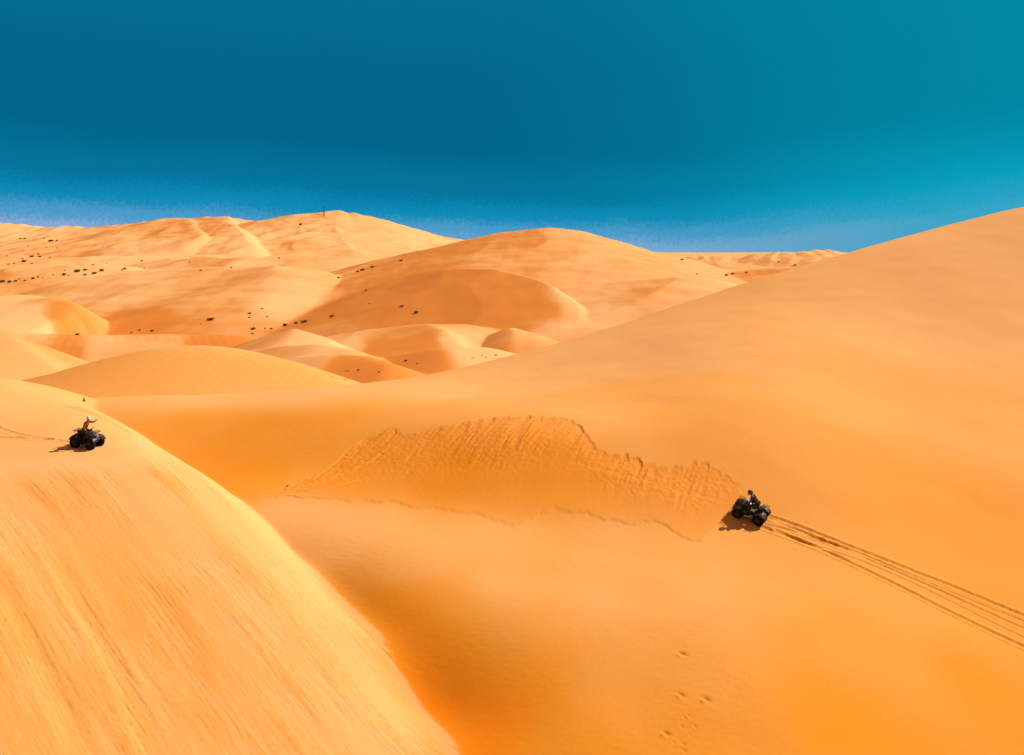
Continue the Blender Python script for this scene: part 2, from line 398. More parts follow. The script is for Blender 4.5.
def detail(x, y, z):
    """Marks pressed or slid into the surface: returns dz and masks."""
    n = len(x)
    dz = np.zeros(n); dist = np.zeros(n); streak = np.zeros(n); rutm = np.zeros(n)
    near = np.where((y > 26) & (y < 132) & (np.abs(x) < .75 * y))[0]
    X = x[near]; Y = y[near]; D = np.zeros(len(near)); M = np.zeros(len(near)); S = np.zeros(len(near)); RM = np.zeros(len(near))
    # --- slid sand
    def scallop(v, wd, seed):
        q = v / wd + .35 * noise(v / (wd * 2.3), v * 0, seed); c_ = np.floor(q); f_ = q - c_
        hh = _hash(c_, c_ * 0, seed) / 4294967296.0
        return (np.sqrt(np.maximum(1 - (2 * f_ - 1) ** 2, 0)) - .3) * (.3 + 1.2 * hh), hh
    lean0 = X - .38 * (Y - 57)
    sc1, hh1 = scallop(lean0, .72, 11); sc2, hh2 = scallop(lean0, .42, 12)
    jag = .55 * sc1 + .22 * sc2 + .3 * noise(X / 2.1, X * 0, 15) + .05 * noise(X / .12, Y / .12, 16)
    lean = X
    ty = np.interp(lean, stx, sty) + jag
    by = np.interp(X, sbx, sby) + .35 * noise(X / 1.1, X * 0, 13) + .16 * noise(X / .4, X * 0, 14) + .05 * noise(X / .13, Y / .2, 17)
    span = np.maximum(ty - by, .2)
    u = (ty - Y) / span           # 0 at the scarp, 1 at the toe
    inside = sstep(stx[0], stx[0] + 2.5, X) * (1 - sstep(stx[-1] - .8, stx[-1], X))
    side = sstep(-.03, .02, u) * (1 - sstep(.965, 1.02, u)) * inside
    lw = X - .38 * (Y - 57)       # slide lanes
    lanes = (noise(lw / .55, Y / 6, 21) + .8 * noise(lw / .2, Y / 2.2, 22) + .5 * noise(lw / .1, Y / 1.1, 25)) * (.35 + sstep(-.3, .5, noise(X / 1.8, Y / 1.5, 26)))
    clods = fbm(X / .22, Y / .3, 23, 2)
    upper = (1 - sstep(.35, .75, u))
    rag = (1 - .5 * sstep(5, 8, X)) * (.5 + 1.0 * hh1 * hh1) * (.5 + .5 * sstep(-.3, .4, noise(X / 1.3, X * 0, 24)))
    D += side * (-.085 * rag * (1 - sstep(0, .45, u)) + .035 * sstep(.45, .97, u) + (.024 + .020 * sstep(-4, -1, X) * (1 - sstep(3.5, 5, X)) * (1 - sstep(.2, .5, u))) * lanes * upper + .011 * clods * (upper * 1.1 + .15))
    M += side * (1 - .45 * sstep(.6, 1, u)) * (.72 + .25 * lanes * upper + .12 * clods)
    # --- streaks down the left face
    g = X * GX + Y * GY; c = X * -GY + Y * GX      # along and across the fall line
    zl = z[near]
    pb, pl_ = near_parts(X, Y); ws_ = .12 + .95 * (1 - sstep(44, 51, Y)); on_left = sstep(-ws_, ws_, pl_ - pb)
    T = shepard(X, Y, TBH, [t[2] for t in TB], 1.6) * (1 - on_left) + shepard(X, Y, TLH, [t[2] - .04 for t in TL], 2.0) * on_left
    shade_tone = np.full(n, .3); shade_tone[near] = T
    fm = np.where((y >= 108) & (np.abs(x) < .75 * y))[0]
    ft = far_tone(x[fm], y[fm]) + .16 * fbm(x[fm] / 22 + y[fm] / 60, y[fm] / 9, 91, 3) * sstep(130, 220, y[fm]); w_ = sstep(108, 130, y[fm]); shade_tone[fm] = w_ * ft + (1 - w_) * shepard(x[fm], y[fm], TBH, [t[2] for t in TB], 1.6)
    # fall-line lanes on the face: below the brow of the left dune
    a_brow = -.36 * ((X + 17.4) * .67 - .74 * (Y - 53)) - 10.1
    face = on_left * sstep(-9.9, -10.7, zl) * np.exp(-((zl - a_brow) / 3.0) ** 2)
    cw = c + .05 * noise(g / 3, c / 2, 61)
    s1 = noise(cw / .5, g / 7, 62); s2 = noise(cw / .17, g / 3.5, 63); s3 = noise(cw / 1.6, g / 30, 64)
    s4 = noise(cw / .09, g / 1.6, 65)
    pat = .4 + .6 * sstep(-.35, .5, noise(cw / 2.2, g / 6, 66) + .2)
    s5 = fbm(cw / .12, g / .45, 67, 2) + .9 * noise(cw / .075, g / 3, 68)
    D += face * pat * (.015 * s1 + .010 * s2 + .04 * s3 + .008 * s4 + .005 * s5)
    S += face * (.5 + pat * (.26 * s1 + .26 * s2 + .5 * s3 + .22 * s4 + .18 * s5))
    # --- ruts
    for Q, wd, dp, f0, f1 in RUTS:
        lo = Q.min(0) - 1.2; hi = Q.max(0) + 1.2
        m = np.where((X > lo[0]) & (X < hi[0]) & (Y > lo[1]) & (Y < hi[1]))[0]
        if not len(m): continue
        d = dist_poly(X[m], Y[m], Q) + .03 * noise(X[m] / .25, Y[m] / .25, 71)
        prof = -dp * np.exp(-(d / (wd * .75)) ** 4) + dp * .75 * np.exp(-((d - wd * 1.55) / (wd * .5)) ** 2)
        prof = prof * (1 + .3 * noise(X[m] / .3, Y[m] / .3, 72))
        fade = (sstep(0, 2.2, np.hypot(X[m] - Q[0, 0], Y[m] - Q[0, 1])) if f0 else 1) * (sstep(0, 2.2, np.hypot(X[m] - Q[-1, 0], Y[m] - Q[-1, 1])) if f1 else 1)
        D[m] += fade * prof * .55 + .006 * fbm(X[m] / .1, Y[m] / .1, 73, 2) * np.exp(-(d / (wd * 3)) ** 2)
        RM[m] = np.maximum(RM[m], fade * np.exp(-(d / (wd * 1.3)) ** 2) * min(1, dp / .08))
    # --- little pits
    for (px_, py_, _), r in zip(pits, PIT_R):
        dx = X - px_; dy = Y - py_
        q = np.sqrt((dx * .55 + dy * .9) ** 2 * 1.8 + (dx * .8 - dy * .5) ** 2 * .7)
        D += -.55 * r * np.exp(-(q / r) ** 2) + .30 * r * np.exp(-(((dx + r) ** 2 + (dy + .8 * r) ** 2) / (r * .8) ** 2))
    # grain of the sand: very low wind ripples
    D += .0035 * noise((X + .3 * Y) / .5, Y / .19 + .6 * noise(X / 1.5, Y / 1.5, 83), 81) * (.4 + sstep(-.2, .5, noise(X / 5, Y / 5, 82))) * (1 - side)
    dz[near] = D; dist[near] = np.clip(M, 0, 1); streak[near] = np.clip(S, 0, 1); rutm[near] = np.clip(RM, 0, 1)
    return dz, dist, streak, rutm, shade_tone


def full_height(x, y):
    z = smooth_height(x, y)
    dz, *_ = detail(np.asarray(x, float), np.asarray(y, float), z)
    return z + dz


# ------------------------------------------------------------------ materials
def mat(name, base, rough=.7, metal=0.0, noise_amt=.25, scale=8, spec=.3):
    m = bpy.data.materials.new(name); m.use_nodes = True
    nt = m.node_tree; b = nt.nodes['Principled BSDF']
    tc = nt.nodes.new('ShaderNodeTexCoord'); nz = nt.nodes.new('ShaderNodeTexNoise'); nz.inputs['Scale'].default_value = scale
    nz.inputs['Detail'].default_value = 4
    mx = nt.nodes.new('ShaderNodeMix'); mx.data_type = 'RGBA'
    c1 = [max(0, v * (1 - noise_amt)) for v in base] + [1]; c2 = [min(1, v * (1 + noise_amt)) for v in base] + [1]
    mx.inputs[6].default_value = c1; mx.inputs[7].default_value = c2
    nt.links.new(tc.outputs['Object'], nz.inputs['Vector']); nt.links.new(nz.outputs['Fac'], mx.inputs[0])
    nt.links.new(mx.outputs[2], b.inputs['Base Color'])
    b.inputs['Roughness'].default_value = rough; b.inputs['Metallic'].default_value = metal
    b.inputs['Specular IOR Level'].default_value = spec
    return m


def sand_material():
    m = bpy.data.materials.new('sand'); m.use_nodes = True
    nt = m.node_tree; N = nt.nodes; Lk = nt.links
    b = N['Principled BSDF']; b.inputs['Roughness'].default_value = .95; b.inputs['Specular IOR Level'].default_value = .05

    def nd(t, **k):
        o = N.new(t)
        for a, v in k.items(): setattr(o, a, v)
        return o

    def noise_n(scale, detail=4, vec=None, rough=.55):
        o = nd('ShaderNodeTexNoise'); o.inputs['Scale'].default_value = scale; o.inputs['Detail'].default_value = detail; o.inputs['Roughness'].default_value = rough
        if vec: Lk.new(vec, o.inputs['Vector'])
        return o.outputs['Fac']

    def math_n(op, a, b_=None, c=None, clamp=False):
        o = nd('ShaderNodeMath', operation=op); o.use_clamp = clamp
        for i, v in enumerate((a, b_, c)):
            if v is None: continue
            if isinstance(v, (int, float)): o.inputs[i].default_value = v
            else: Lk.new(v, o.inputs[i])
        return o.outputs[0]

    def mrange(v, a, b_, c=0.0, d=1.0, smooth=True):
        o = nd('ShaderNodeMapRange'); o.interpolation_type = 'SMOOTHSTEP' if smooth else 'LINEAR'
        Lk.new(v, o.inputs[0]); o.inputs[1].default_value = a; o.inputs[2].default_value = b_; o.inputs[3].default_value = c; o.inputs[4].default_value = d
        return o.outputs[0]

    def mixc(f, a, b_):
        o = nd('ShaderNodeMix', data_type='RGBA')
        Lk.new(f, o.inputs[0])
        for i, v in ((6, a), (7, b_)):
            if isinstance(v, tuple): o.inputs[i].default_value = v
            else: Lk.new(v, o.inputs[i])
        return o.outputs[2]
    geo = nd('ShaderNodeNewGeometry'); pos = geo.outputs['Position']
    sx = nd('ShaderNodeSeparateXYZ'); Lk.new(geo.outputs['Normal'], sx.inputs[0])
    # light and shade painted into the sand: deep orange in shade, pale where lit
    # (on the far dunes, faces turned away from the sun are also deepened)
    shade_side = mrange(math_n('ADD', math_n('MULTIPLY', sx.outputs[0], -.8), math_n('MULTIPLY', sx.outputs[1], -.55)), .035, .22)
    sy = nd('ShaderNodeSeparateXYZ'); Lk.new(pos, sy.inputs[0])
    farw = mrange(sy.outputs[1], 108, 130)
    a0 = nd('ShaderNodeAttribute', attribute_name='shade_tone')
    shade_tone = math_n('ADD', math_n('MULTIPLY', a0.outputs['Fac'], math_n('SUBTRACT', 1, farw)), math_n('MULTIPLY', math_n('MULTIPLY_ADD', shade_side, .5, math_n('MULTIPLY_ADD', a0.outputs['Fac'], 1.45, -.22)), farw))
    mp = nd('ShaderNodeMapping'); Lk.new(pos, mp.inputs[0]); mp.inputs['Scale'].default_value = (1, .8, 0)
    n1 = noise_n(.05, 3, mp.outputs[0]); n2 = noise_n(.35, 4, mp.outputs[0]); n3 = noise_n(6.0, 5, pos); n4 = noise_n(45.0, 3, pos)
    f = math_n('MULTIPLY_ADD', math_n('SUBTRACT', n1, .5), .35, shade_tone)
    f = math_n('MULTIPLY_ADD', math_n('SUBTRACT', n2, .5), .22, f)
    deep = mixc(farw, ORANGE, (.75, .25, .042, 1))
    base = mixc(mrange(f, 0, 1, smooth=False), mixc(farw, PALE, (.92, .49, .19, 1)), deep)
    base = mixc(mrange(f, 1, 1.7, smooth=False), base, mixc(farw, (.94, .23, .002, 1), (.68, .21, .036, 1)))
    a1 = nd('ShaderNodeAttribute', attribute_name='slid'); a2 = nd('ShaderNodeAttribute', attribute_name='streak'); a3 = nd('ShaderNodeAttribute', attribute_name='rut')
    base = mixc(math_n('MULTIPLY', a1.outputs['Fac'], .65), base, (.86, .245, .010, 1))
    sk = mrange(a2.outputs['Fac'], .42, .95, 0, .6)
    base = mixc(sk, base, (.84, .29, .04, 1))
    sk2 = mrange(a2.outputs['Fac'], .02, .45, .7, 0)
    base = mixc(math_n('MULTIPLY', sk2, mrange(a2.outputs['Fac'], 0.0, .05)), base, (.90, .47, .18, 1))
    base = mixc(math_n('MULTIPLY', a3.outputs['Fac'], .6), base, (.90, .36, .05, 1))
    g = math_n('ADD', math_n('MULTIPLY_ADD', math_n('SUBTRACT', n3, .5), .10, 1.0), math_n('MULTIPLY', math_n('SUBTRACT', n4, .5), .12))
    hs = nd('ShaderNodeHueSaturation'); Lk.new(base, hs.inputs['Color']); Lk.new(g, hs.inputs['Value'])
    Lk.new(hs.outputs[0], b.inputs['Base Color'])
    bmp = nd('ShaderNodeBump'); bmp.inputs['Strength'].default_value = .35; bmp.inputs['Distance'].default_value = .02
    Lk.new(math_n('ADD', n3, math_n('MULTIPLY', n4, .4)), bmp.inputs['Height']); Lk.new(bmp.outputs[0], b.inputs['Normal'])
    return m


PALE = (.88, .43, .145, 1)
ORANGE = (.86, .30, .020, 1)

# ------------------------------------------------------------------ the sand sheet
def build_ground():
    az_mid = np.arange(-.56, .5601, 1 / 1100.0)
    az_side = np.concatenate([np.arange(.57, 1.2, .012), np.arange(1.2, math.pi, .05)])
    az = np.concatenate([-az_side[::-1], az_mid, az_side])
    rr = [3.0]
    while rr[-1] < 30: rr.append(rr[-1] * 1.04)
    while rr[-1] < 72: rr.append(rr[-1] + .062)
    while rr[-1] < 135: rr.append(rr[-1] * 1.0022)
    while rr[-1] < 860: rr.append(rr[-1] * 1.0042)
    while rr[-1] < 9000: rr.append(rr[-1] * 1.06)
    rr = np.array(rr)
    A, Rr = np.meshgrid(az, rr)
    x = (Rr * np.sin(A)).ravel(); y = (Rr * np.cos(A)).ravel()
    z = smooth_height(x, np.clip(y, -200, 1e9))
    dz, dist, streak, rutm, shade_tone = detail(x, y, z)
    z = z + dz + CAMZ
    na, nr = len(az), len(rr)
    idx = np.arange(na * nr).reshape(nr, na)
    nxt = np.roll(idx, -1, axis=1)
    q = np.stack([idx[:-1], nxt[:-1], nxt[1:], idx[1:]], -1)[:, :, :].reshape(-1, 4)[:, ::-1]
    # cap under the viewer
    me = bpy.data.meshes.new('sand_ground')
    nv = na * nr + 1; nq = len(q)
    co = np.empty((nv, 3)); co[:-1, 0] = x; co[:-1, 1] = y; co[:-1, 2] = z; co[-1] = (0, 0, z[:na].mean())
    tri = np.stack([idx[0], np.full(na, nv - 1), np.roll(idx[0], -1)], -1)[:, :]
    me.vertices.add(nv); me.vertices.foreach_set('co', co.ravel())
    me.loops.add(nq * 4 + na * 3)
    me.loops.foreach_set('vertex_index', np.concatenate([q.ravel(), tri.ravel()]).astype(np.int32))
    me.polygons.add(nq + na)
    ls = np.concatenate([np.arange(nq) * 4, nq * 4 + np.arange(na) * 3]).astype(np.int32)
    me.polygons.foreach_set('loop_start', ls)
    me.polygons.foreach_set('use_smooth', np.ones(nq + na, dtype=bool))
    me.update(calc_edges=True)
    for nm, arr in (('slid', dist), ('streak', streak), ('rut', rutm), ('shade_tone', shade_tone)):
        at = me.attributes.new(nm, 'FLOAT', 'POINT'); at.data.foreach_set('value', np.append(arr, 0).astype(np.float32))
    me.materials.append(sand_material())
    o = bpy.data.objects.new('sand_ground', me); COL.objects.link(o)
    o['kind'] = 'structure'; o['label'] = 'rolling orange desert sand dunes reaching the skyline'
    return o


ground = build_ground()

# ------------------------------------------------------------------ light
SUN_AZ, SUN_EL = 57.0, 40.5     # azimuth to the right of the view direction
sd = bpy.data.lights.new('sun', 'SUN'); sd.energy = SUN_E if 'SUN_E' in globals() else 5.2; sd.angle = R(.53); sd.color = (1.0, .95, .87)
so = bpy.data.objects.new('sun', sd); COL.objects.link(so)
sv = Vector((math.cos(R(SUN_EL)) * math.sin(R(SUN_AZ)), math.cos(R(SUN_EL)) * math.cos(R(SUN_AZ)), math.sin(R(SUN_EL))))
so.rotation_euler = sv.to_track_quat('Z', 'Y').to_euler()
so.location = (60, 40, 80)

world = bpy.data.worlds.new('World'); scene.world = world; world.use_nodes = True
nt = world.node_tree; nt.nodes.clear(); Lk = nt.links
def wn(t, **k):
    o = nt.nodes.new(t)
    for a, v in k.items(): setattr(o, a, v)
    return o
out = wn('ShaderNodeOutputWorld'); bg = wn('ShaderNodeBackground')
sky = wn('ShaderNodeTexSky'); sky.sky_type = 'NISHITA'; sky.sun_disc = False; sky.sun_elevation = R(SUN_EL); sky.sun_rotation = R(SUN_AZ)
tc = wn('ShaderNodeTexCoord'); sep = wn('ShaderNodeSeparateXYZ'); Lk.new(tc.outputs['Generated'], sep.inputs[0])
def wm(op, a, b=None, c=None, clamp=False):
    o = wn('ShaderNodeMath', operation=op); o.use_clamp = clamp
    for i, v in enumerate((a, b, c)):
        if v is None: continue
        if isinstance(v, (int, float)): o.inputs[i].default_value = v
        else: Lk.new(v, o.inputs[i])
    return o.outputs[0]
X_, Z_ = sep.outputs[0], sep.outputs[2]
# the haze lies lower to the right of the view, thicker towards the sun
spk = wn('ShaderNodeTexNoise'); spk.inputs['Scale'].default_value = 420; spk.inputs['Detail'].default_value = 5; Lk.new(tc.outputs['Generated'], spk.inputs['Vector'])
cl = wn('ShaderNodeTexNoise'); cl.inputs['Scale'].default_value = 9; cl.inputs['Detail'].default_value = 3
mpw = wn('ShaderNodeMapping'); mpw.inputs['Scale'].default_value = (1, 1, 4); Lk.new(tc.outputs['Generated'], mpw.inputs[0]); Lk.new(mpw.outputs[0], cl.inputs['Vector'])
zz = wm('MULTIPLY_ADD', wm('SUBTRACT', spk.outputs[0], .5), .018, Z_)
zz = wm('MULTIPLY_ADD', wm('SUBTRACT', cl.outputs[0], .5), .02, zz)
bend = wm('MULTIPLY', wm('MINIMUM', X_, 0.0), .045)
bend2 = wm('MULTIPLY', wm('POWER', wm('MAXIMUM', wm('SUBTRACT', X_, .12), 0.0), 1.5), -.22)
zz = wm('ADD', wm('ADD', zz, bend), bend2)
ramp = wn('ShaderNodeValToRGB'); Lk.new(zz, ramp.inputs[0])
def lin(c):
    return tuple((v / 255 / 12.92) if v / 255 <= .04045 else ((v / 255 + .055) / 1.055) ** 2.4 for v in c) + (1,)
els = [(0.0, (140, 170, 214)), (.012, (80, 156, 203)), (.030, (14, 138, 182)), (.052, (4, 116, 156)), (.090, (2, 102, 140)), (.14, (3, 103, 139)), (.22, (4, 110, 146)), (.5, (6, 96, 150)), (1.0, (10, 80, 150))]
cr = ramp.color_ramp; cr.interpolation = 'EASE'
while len(cr.elements) > 1: cr.elements.remove(cr.elements[-1])
cr.elements[0].position = els[0][0]; cr.elements[0].color = lin(els[0][1])
for p, c in els[1:]:
    e = cr.elements.new(p); e.color = lin(c)
# brighter, greener towards the right
rt = wn('ShaderNodeMapRange'); rt.interpolation_type = 'SMOOTHSTEP'; Lk.new(X_, rt.inputs[0]); rt.inputs[1].default_value = -.05; rt.inputs[2].default_value = .46; rt.inputs[3].default_value = 0; rt.inputs[4].default_value = 1
mx = wn('ShaderNodeMix', data_type='RGBA'); mx.blend_type = 'MIX'; Lk.new(wm('MULTIPLY', rt.outputs[0], .62), mx.inputs[0]); Lk.new(ramp.outputs[0], mx.inputs[6]); mx.inputs[7].default_value = lin((0, 152, 176))
lo = wn('ShaderNodeMapRange'); lo.interpolation_type = 'SMOOTHSTEP'; Lk.new(Z_, lo.inputs[0]); lo.inputs[1].default_value = .12; lo.inputs[2].default_value = .03; lo.inputs[3].default_value = 0; lo.inputs[4].default_value = .7
rt2 = wn('ShaderNodeMapRange'); rt2.interpolation_type = 'SMOOTHSTEP'; Lk.new(X_, rt2.inputs[0]); rt2.inputs[1].default_value = .12; rt2.inputs[2].default_value = .46
mx3 = wn('ShaderNodeMix', data_type='RGBA'); Lk.new(wm('MULTIPLY', lo.outputs[0], rt2.outputs[0]), mx3.inputs[0]); Lk.new(mx.outputs[2], mx3.inputs[6]); mx3.inputs[7].default_value = lin((12, 168, 202))
# above the view: physical sky under an added warm fill that tints the shadows
hi = wn('ShaderNodeMapRange'); Lk.new(Z_, hi.inputs[0]); hi.inputs[1].default_value = .24; hi.inputs[2].default_value = .42; hi.inputs[3].default_value = .0; hi.inputs[4].default_value = 1
scl = wn('ShaderNodeMix', data_type='RGBA'); scl.blend_type = 'MULTIPLY'; scl.inputs[0].default_value = 1; Lk.new(sky.outputs[0], scl.inputs[6]); scl.inputs[7].default_value = (.10, .08, .05, 1)
warm = wn('ShaderNodeMix', data_type='RGBA'); warm.inputs[0].default_value = .7; Lk.new(scl.outputs[2], warm.inputs[6]); warm.inputs[7].default_value = (.27, .125, .055, 1)
mx2 = wn('ShaderNodeMix', data_type='RGBA'); Lk.new(hi.outputs[0], mx2.inputs[0]); Lk.new(mx3.outputs[2], mx2.inputs[6]); Lk.new(warm.outputs[2], mx2.inputs[7])
Lk.new(mx2.outputs[2], bg.inputs[0]); bg.inputs[1].default_value = 1.0
Lk.new(bg.outputs[0], out.inputs[0])
scene.view_settings.view_transform = 'Standard'; scene.view_settings.look = 'None'; scene.view_settings.exposure = 0; scene.view_settings.gamma = 1


# ================================================================== objects
def new_obj(name, me, parent=None, mats=()):
    for m in mats: me.materials.append(m)
    o = bpy.data.objects.new(name, me); COL.objects.link(o)
    if parent: o.parent = parent
    return o


def bm_obj(name, bm, m, parent=None, smooth=True):
    me = bpy.data.meshes.new(name)
    bmesh.ops.recalc_face_normals(bm, faces=bm.faces)
    if smooth:
        for f in bm.faces: f.smooth = True
    bm.to_mesh(me); bm.free()
    if smooth:
        me.set_sharp_from_angle(angle=R(38))
    return new_obj(name, me, parent, m if isinstance(m, (list, tuple)) else [m])


def tag(o, label, cat=None, group=None, kind=None):
    o['label'] = label
    if cat: o['category'] = cat
    if group: o['group'] = group
    if kind: o['kind'] = kind
    return o


def empty(name, label, cat, group=None):
    o = bpy.data.objects.new(name, None); COL.objects.link(o); o.empty_display_size = .3
    return tag(o, label, cat, group)


def V(*a): return Vector(a)


def tube(bm, pts, r, n=8, caps=True):
    pts = [Vector(p) for p in pts]
    rs = r if isinstance(r, (list, tuple)) else [r] * len(pts)
    rings = []
    up = None
    for i, p in enumerate(pts):
        d = (pts[min(i + 1, len(pts) - 1)] - pts[max(i - 1, 0)]).normalized()
        if up is None:
            up = d.orthogonal().normalized()
        up = (up - d * up.dot(d)).normalized()
        s = d.cross(up)
        rings.append([bm.verts.new(p + (up * math.cos(a) + s * math.sin(a)) * rs[i]) for a in [2 * math.pi * k / n for k in range(n)]])
    for a, b in zip(rings[:-1], rings[1:]):
        for k in range(n):
            bm.faces.new((a[k], a[(k + 1) % n], b[(k + 1) % n], b[k]))
    if caps:
        bm.faces.new(rings[0][::-1]); bm.faces.new(rings[-1])


def box(bm, c, s, rot=None, bevel=.0):
    b2 = bmesh.new(); bmesh.ops.create_cube(b2, size=1)
    for v in b2.verts: v.co = Vector((v.co.x * s[0], v.co.y * s[1], v.co.z * s[2]))
    if bevel: bmesh.ops.bevel(b2, geom=list(b2.edges), offset=bevel, segments=2, affect='EDGES', clamp_overlap=True)
    M = Matrix.Translation(c) @ (Euler(rot).to_matrix().to_4x4() if rot else Matrix())
    b2.transform(M); t = bpy.data.meshes.new('t'); b2.to_mesh(t); b2.free(); bm.from_mesh(t); bpy.data.meshes.remove(t)


def loft(bm, secs):
    """Closed skin through rings of equal count."""
    rings = [[bm.verts.new(p) for p in s] for s in secs]
    n = len(rings[0])
    for a, b in zip(rings[:-1], rings[1:]):
        for k in range(n):
            bm.faces.new((a[k], a[(k + 1) % n], b[(k + 1) % n], b[k]))
    bm.faces.new(rings[0][::-1]); bm.faces.new(rings[-1])


def lathe_y(bm, prof, n=40):
    """prof: (y, r) pairs revolved about the y axis, closed to the axis when r = 0."""
    rings = []
    for y, r in prof:
        rings.append([bm.verts.new((r * math.cos(2 * math.pi * k / n), y, r * math.sin(2 * math.pi * k / n))) for k in range(n)])
    for a, b in zip(rings[:-1], rings[1:]):
        for k in range(n):
            bm.faces.new((a[k], a[(k + 1) % n], b[(k + 1) % n], b[k]))
    return rings


M_RUB = mat('rubber', (.009, .008, .007), .9, 0, .3, 14, .2)
M_RIM = mat('dark_wheel_metal', (.05, .045, .04), .45, .6, .2, 10)
M_FRAME = mat('black_frame_metal', (.02, .018, .016), .5, .5, .2, 12)
M_PLAST = mat('dark_body_plastic', (.028, .022, .02), .38, 0, .25, 5, .5)
M_PLAST2 = mat('brown_body_plastic', (.10, .045, .025), .4, 0, .25, 5, .5)
M_PANEL = mat('grey_front_plastic', (.17, .15, .135), .4, 0, .2, 5, .5)
M_SEAT = mat('seat_vinyl', (.02, .018, .017), .6, 0, .3, 20, .3)
M_LIGHT = mat('headlight_glass', (.55, .55, .5), .15, 0, .1, 20, .6)
M_RED = mat('red_plastic', (.45, .02, .015), .4, 0, .15, 10, .4)
M_ENG = mat('engine_metal', (.09, .085, .08), .45, .7, .3, 16)


def make_quad(label, body, front):
    root = empty('quad_bike', label, 'quad bike', 'quad bikes crossing the dunes')
    RW = {1: (.33, .13, .58), -1: (.34, .165, -.60)}     # radius, half width, axle x
    for ax in (1, -1):
        r, hw, x = RW[ax]
        for sd_ in (1, -1):
            bm = bmesh.new()
            prof = [(-hw * .78, r * .50), (-hw, r * .60), (-hw * 1.04, r * .78), (-hw * .93, r * .92), (-hw * .6, r * .985), (0, r), (hw * .6, r * .985), (hw * .93, r * .92), (hw * 1.04, r * .78), (hw, r * .60), (hw * .78, r * .50)]
            rg = lathe_y(bm, prof + [(hw * .5, r * .47), (-hw * .5, r * .47)], 36)
            for k in range(36):
                bm.faces.new((rg[-1][k], rg[-1][(k + 1) % 36], rg[0][(k + 1) % 36], rg[0][k]))
            for k in range(18):     # tread lugs
                a = 2 * math.pi * k / 18
                for s2, off in ((1, 0), (-1, math.pi / 18)):
                    aa = a + off
                    box(bm, (math.cos(aa) * r * .985, s2 * hw * .48, math.sin(aa) * r * .985), (.030, hw * .75, .036), rot=(0, -aa, s2 * .0), bevel=.004)
            w = bm_obj('wheel', bm, M_RUB, root); w.location = (x, sd_ * (.46 if ax > 0 else .44), r - .02)
            bm = bmesh.new()
            y0 = sd_ * hw * .35
            lathe_y(bm, [(y0 - .045, 0.001), (y0 - .045, r * .50), (y0 + .045, r * .52), (y0 + .045, r * .44), (y0 + sd_ * .0 + .02, r * .36), (y0 + .01, r * .16), (y0 + .05, r * .13), (y0 + .05, .001)] if sd_ > 0 else
                    [(y0 + .045, 0.001), (y0 + .045, r * .50), (y0 - .045, r * .52), (y0 - .045, r * .44), (y0 - .02, r * .36), (y0 - .01, r * .16), (y0 - .05, r * .13), (y0 - .05, .001)], 24)
            for k in range(4):
                a = k * math.pi / 2 + .4
                tube(bm, [(math.cos(a) * r * .1, y0 + sd_ * .03, math.sin(a) * r * .1), (math.cos(a) * r * .45, y0 + sd_ * .035, math.sin(a) * r * .45)], .018, 6)
            bm_obj('rim', bm, M_RIM, w)
    # frame, arms, axle
    bm = bmesh.new()
    for s in (1, -1):
        tube(bm, [(.62, s * .13, .34), (.30, s * .17, .26), (-.35, s * .17, .27), (-.62, s * .14, .40)], .02)
        tube(bm, [(.66, s * .12, .62), (.62, s * .13, .34)], .018)
        tube(bm, [(.62, s * .14, .36), (.60, s * .36, .30)], .02); tube(bm, [(.50, s * .14, .30), (.60, s * .36, .27)], .018)
        tube(bm, [(-.30, s * .17, .28), (-.62, s * .12, .31)], .025)
        tube(bm, [(-.62, s * .14, .40), (-.55, s * .15, .66)], .018)
    tube(bm, [(-.62, -.40, .30), (-.62, .40, .30)], .03, 10)
    bm_obj('frame', bm, M_FRAME, root)
    for x, s in ((.57, 1), (.57, -1), (-.50, 1), (-.50, -1)):
        bm = bmesh.new()
        p0 = V(x, s * .30, .33); p1 = V(x - .04, s * .17, .66)
        for a, b, r in ((0, .45, .016), (.45, 1, .028)): tube(bm, [p0.lerp(p1, a), p0.lerp(p1, b)], r, 8)
        pts = [p0.lerp(p1, .12 + .7 * t / 40) + V(math.cos(t * .95) * .034, math.sin(t * .95) * .034, 0) for t in range(41)]
        tube(bm, pts, .006, 5)
        bm_obj('shock_absorber', bm, M_ENG, root)
    # engine
    bm = bmesh.new()
    box(bm, (.02, 0, .38), (.42, .27, .26), bevel=.03)
    tube(bm, [(.10, 0, .48), (.16, 0, .68)], .09, 12)
    for k in range(5): tube(bm, [(.105 + k * .011, 0, .52 + k * .03), (.107 + k * .011, 0, .53 + k * .03)], .115, 12)
    tube(bm, [(.0, -.17, .37), (.0, .17, .37)], .11, 14)
    bm_obj('engine', bm, M_ENG, root)
    bm = bmesh.new(); tube(bm, [(.22, -.10, .60), (.24, -.2, .50), (.05, -.22, .46), (-.30, -.22, .56)], .022); tube(bm, [(-.28, -.22, .56), (-.34, -.22, .58), (-.78, -.22, .66), (-.80, -.22, .665)], [.03, .055, .055, .03], 12)
    bm_obj('exhaust', bm, M_ENG, root)
    # body shell: nose, tank
    def ring(x, w, z0, z1, n=14, pw=.55):
        o = []
        for k in range(n):
            a = 2 * math.pi * k / n; c, s = math.cos(a), math.sin(a)
            o.append((x, w * math.copysign(abs(c) ** pw, c), (z0 + z1) / 2 + (z1 - z0) / 2 * math.copysign(abs(s) ** pw, s)))
        return o
    bm = bmesh.new()
    loft(bm, [ring(.86, .10, .54, .66), ring(.84, .17, .50, .74), ring(.66, .22, .50, .83), ring(.46, .20, .55, .90), ring(.30, .15, .60, .92), ring(.12, .14, .62, .90), ring(-.02, .12, .64, .82)])
    bm_obj('body', bm, front, root)
